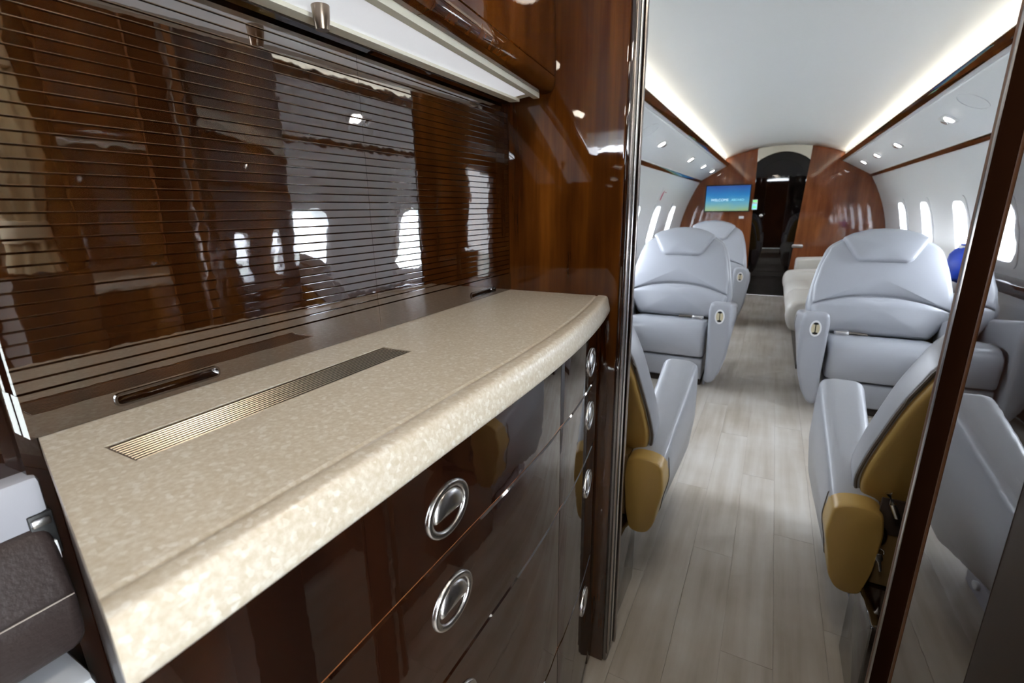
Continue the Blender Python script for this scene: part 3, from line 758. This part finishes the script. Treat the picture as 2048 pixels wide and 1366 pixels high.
# ---------------------------------------------------------------- divan on the right behind the right seat
sf = empty('divan', (0, 0, 0)); tag(sf, 'cream leather side-facing divan behind the right seat', 'sofa')
SY0, SY1 = 3.74, 5.60
fx = lambda u, v, t: (u, t, v)      # profile (x,z) extruded along y
box('divan_base', (.24, SY0-.04, 0), (.90, SY1, .235), 'dark_base', sf, .004)
for i in range(3):
    a = SY0+.14+i*.57
    cs = roundpoly([(.17, .235), (.135, .37), (.18, .455), (.40, .455), (.74, .42), (.74, .235)], [.03, .07, .06, .1, .02, .02], 5)
    pad('seat_cushion', densify(cs, .04), a, a+.565, .03, M['leather_warm'], sf, fx, both=True)
    cs = roundpoly([(.66, .40), (.62, .46), (.74, .80), (.80, .83), (.88, .78), (.88, .40)], [.02, .03, .05, .04, .05, .02], 4)
    pad('back_cushion', densify(cs, .04), a, a+.565, .03, M['leather_warm'], sf, fx, both=True)
ar = roundpoly([(.165, .25), (.130, .36), (.155, .455), (.30, .475), (.84, .50), (.88, .25)], [.05, .08, .07, .1, .05, .02], 5)
pad('divan_arm', densify(ar, .04), SY0, SY0+.13, .04, M['leather_warm'], sf, fx, both=True)
pad('divan_arm', densify(ar, .04), SY1-.02, SY1+.10, .04, M['leather_warm'], sf, fx, both=True)
# folded box-arm at the aft end seen over the near arm
pad('arm_console', roundpoly([(.24, .22), (.24, .56), (.84, .60), (.84, .22)], .03, 4), SY1+.11, SY1+.40, .02, M['leather_warm'], sf, fx, both=True)
# blue bag behind the right seat's window shoulder
bb = empty('blue_bag', (1.03, 3.80, .648)); tag(bb, 'bright blue bag with white tie on the window ledge behind the right seat', 'bag')
secs = []
for z, rx, ry in ((0, .07, .08), (.02, .09, .10), (.09, .095, .11), (.15, .08, .09), (.18, .05, .05), (.195, .02, .03), (.21, .026, .036)):
    secs.append([((rx*.72*(1+.10*math.sin(5*a+z*30)))*math.cos(a)-.02, ry*(1+.08*math.sin(4*a+z*20))*math.sin(a), z) for a in [2*PI*i/24 for i in range(24)]])
loft('bag_body', secs, M['blue'], bb, angle=70)
secs = [[(.027*math.cos(a)-.02, .038*math.sin(a), z) for a in [2*PI*i/16 for i in range(16)]] for z in (.186, .202)]
loft('bag_tie', secs, M['plastic_w'], bb)

# ================================================================= FORWARD VESTIBULE (around and behind the camera)
# left: folded crew seat unit forward of the galley end
fu = empty('crew_seat', (-.52, 0, 0)); tag(fu, 'folded crew seat with dark leather pouch and grey ledge left of the counter', 'crew seat')
box('seat_back_panel', (-.08, -.40, .885), (-.004, .124, 1.66), 'wood_dark', fu, .003)
box('grey_ledge', (-.08, -.40, .838), (.014, .1262, .888), 'ledge_grey', fu, .006)
pch = roundpoly([(-.02, .715), (.030, .73), (.042, .780), (.020, .845), (-.02, .85)], .012, 3)
pad('leather_pouch', densify(pch, .03), -.40, .122, .01, M['dark_leather'], fu, lambda u, v, t: (u, t, v), both=True)
for i in range(46):
    pass
tube('pouch_seam', [(.043, -.39, .790), (.0435, -.1, .7905), (.043, .118, .790)], .0006, M['stitch'], fu, 6)
box('latch_recess', (.004, .111, .815), (.0165, .1262, .856), 'black', fu, .001)
box('latch_bar', (.016, .1115, .846), (.0205, .1240, .853), 'brushed', fu, .002)
box('latch_tongue', (.016, .1180, .812), (.0205, .1235, .830), 'plastic_w', fu, .001)
box('lower_shelf', (-.08, -.40, .60), (.05, .116, .712), 'grey_panel', fu, .01)
box('shelf_rail', (.05, .05, .655), (.056, .112, .672), 'chrome', fu, .003)
box('base_panel', (-.08, -.40, 0), (.03, .120, .60), 'dark_base', fu, .003)
# side, forward walls
wf = struct(plate('wall_forward', [(-1.15, 0), (1.15, 0), (1.15, 1.62), (.6, 1.72), (-.6, 1.72), (-1.15, 1.62)], [], Y0-.05, Y0, 'wood', None, lambda u, v, t: (u, t, v)))
box('wall_forward_left', (-1.15, Y0, 0), (-.62, -.40, 1.66), 'wood_dark'); struct(bpy.data.objects['wall_forward_left'])
# entry side wall with open doorway to daylight
we = struct(plate('wall_entry', [(Y0, 0), (.36, 0), (.36, 1.66), (Y0, 1.66)], [[(-.50, .35), (-.12, .35), (-.12, 1.50), (-.50, 1.50)]], .80, .86, 'wood', None, lambda u, v, t: (t, u, v)))
# entry overhead fillers close the lower ceiling over the vestibule
for s, nm, yb in ((-1, 'left', .95), (1, 'right', 1.03)):
    a, b = sorted((s*.57, s*1.15))
    o = box('ceiling_vestibule_%s' % nm, (a, Y0, 1.60), (b, yb, 1.66), 'ceil'); struct(o)
# unseen downlights added over the vestibule to brighten counter and near floor
for i, (x, y, lab) in enumerate(((-.10, .62, 'aft'), (-.06, .16, 'middle'), (-.06, -.42, 'forward'))):
    dl = empty('added_downlight', (x, y, arc_ceil(x)+.002)); tag(dl, 'unseen warm downlight added in the galley ceiling, the %s one' % lab, 'light', 'added galley downlights')
    lathe('light_ring', [(.075, 0), (.075, -.010), (.068, -.013), (.060, -.012), (.060, 0)], M['brushed'], dl)
    lathe('light_lens', [(.059, -.008), (.04, -.011), (.02, -.012), (.004, -.0125)], M['dome'], dl)
# tied curtain at the entry
cu_ = empty('entry_curtain', (.245, .392, .985)); tag(cu_, 'beige curtain gathered and tied beside the closet', 'curtain')
secs = []
for i in range(40):
    z = .005+.70*i/39
    tie = min(abs(z-.08), abs(z-.38)); k_ = .60+.40*min(1, tie/.14)
    ring_ = []
    for a in range(48):
        an = 2*PI*a/48; rr = 1+.13*math.sin(9*an+z*3)+.06*math.sin(5*an-z*7)
        ring_.append((.046*k_*rr*math.cos(an), .046*k_*rr*math.sin(an), z))
    secs.append(ring_)
loft('curtain_cloth', secs, M['curtain'], cu_, angle=80)
for z in (.08, .38):
    lathe('curtain_tie', [(.030, z-.022), (.036, z-.02), (.036, z+.02), (.030, z+.022)], M['curtain_tie'], cu_)
# apron outside
gd = struct(box('ground', (-60, -60, -1.75), (60, 60, -1.7), 'ground'))

def portal(loc, nrm, sx, sy):
    l = bpy.data.lights.new('portal', 'AREA'); l.shape = 'RECTANGLE'; l.size = sx; l.size_y = sy
    o = bpy.data.objects.new('portal', l); COL.objects.link(o); o.location = loc
    o.rotation_euler = Vector(nrm).to_track_quat('-Z', 'Y').to_euler()
    l.cycles.is_portal = True
for s_ in (-1, 1):
    for y in WIN_Y: portal((s_*1.20, y, .915), (-s_, 0, 0), .40, .40)
portal((.90, -.31, .92), (-1, 0, 0), .5, 1.3)
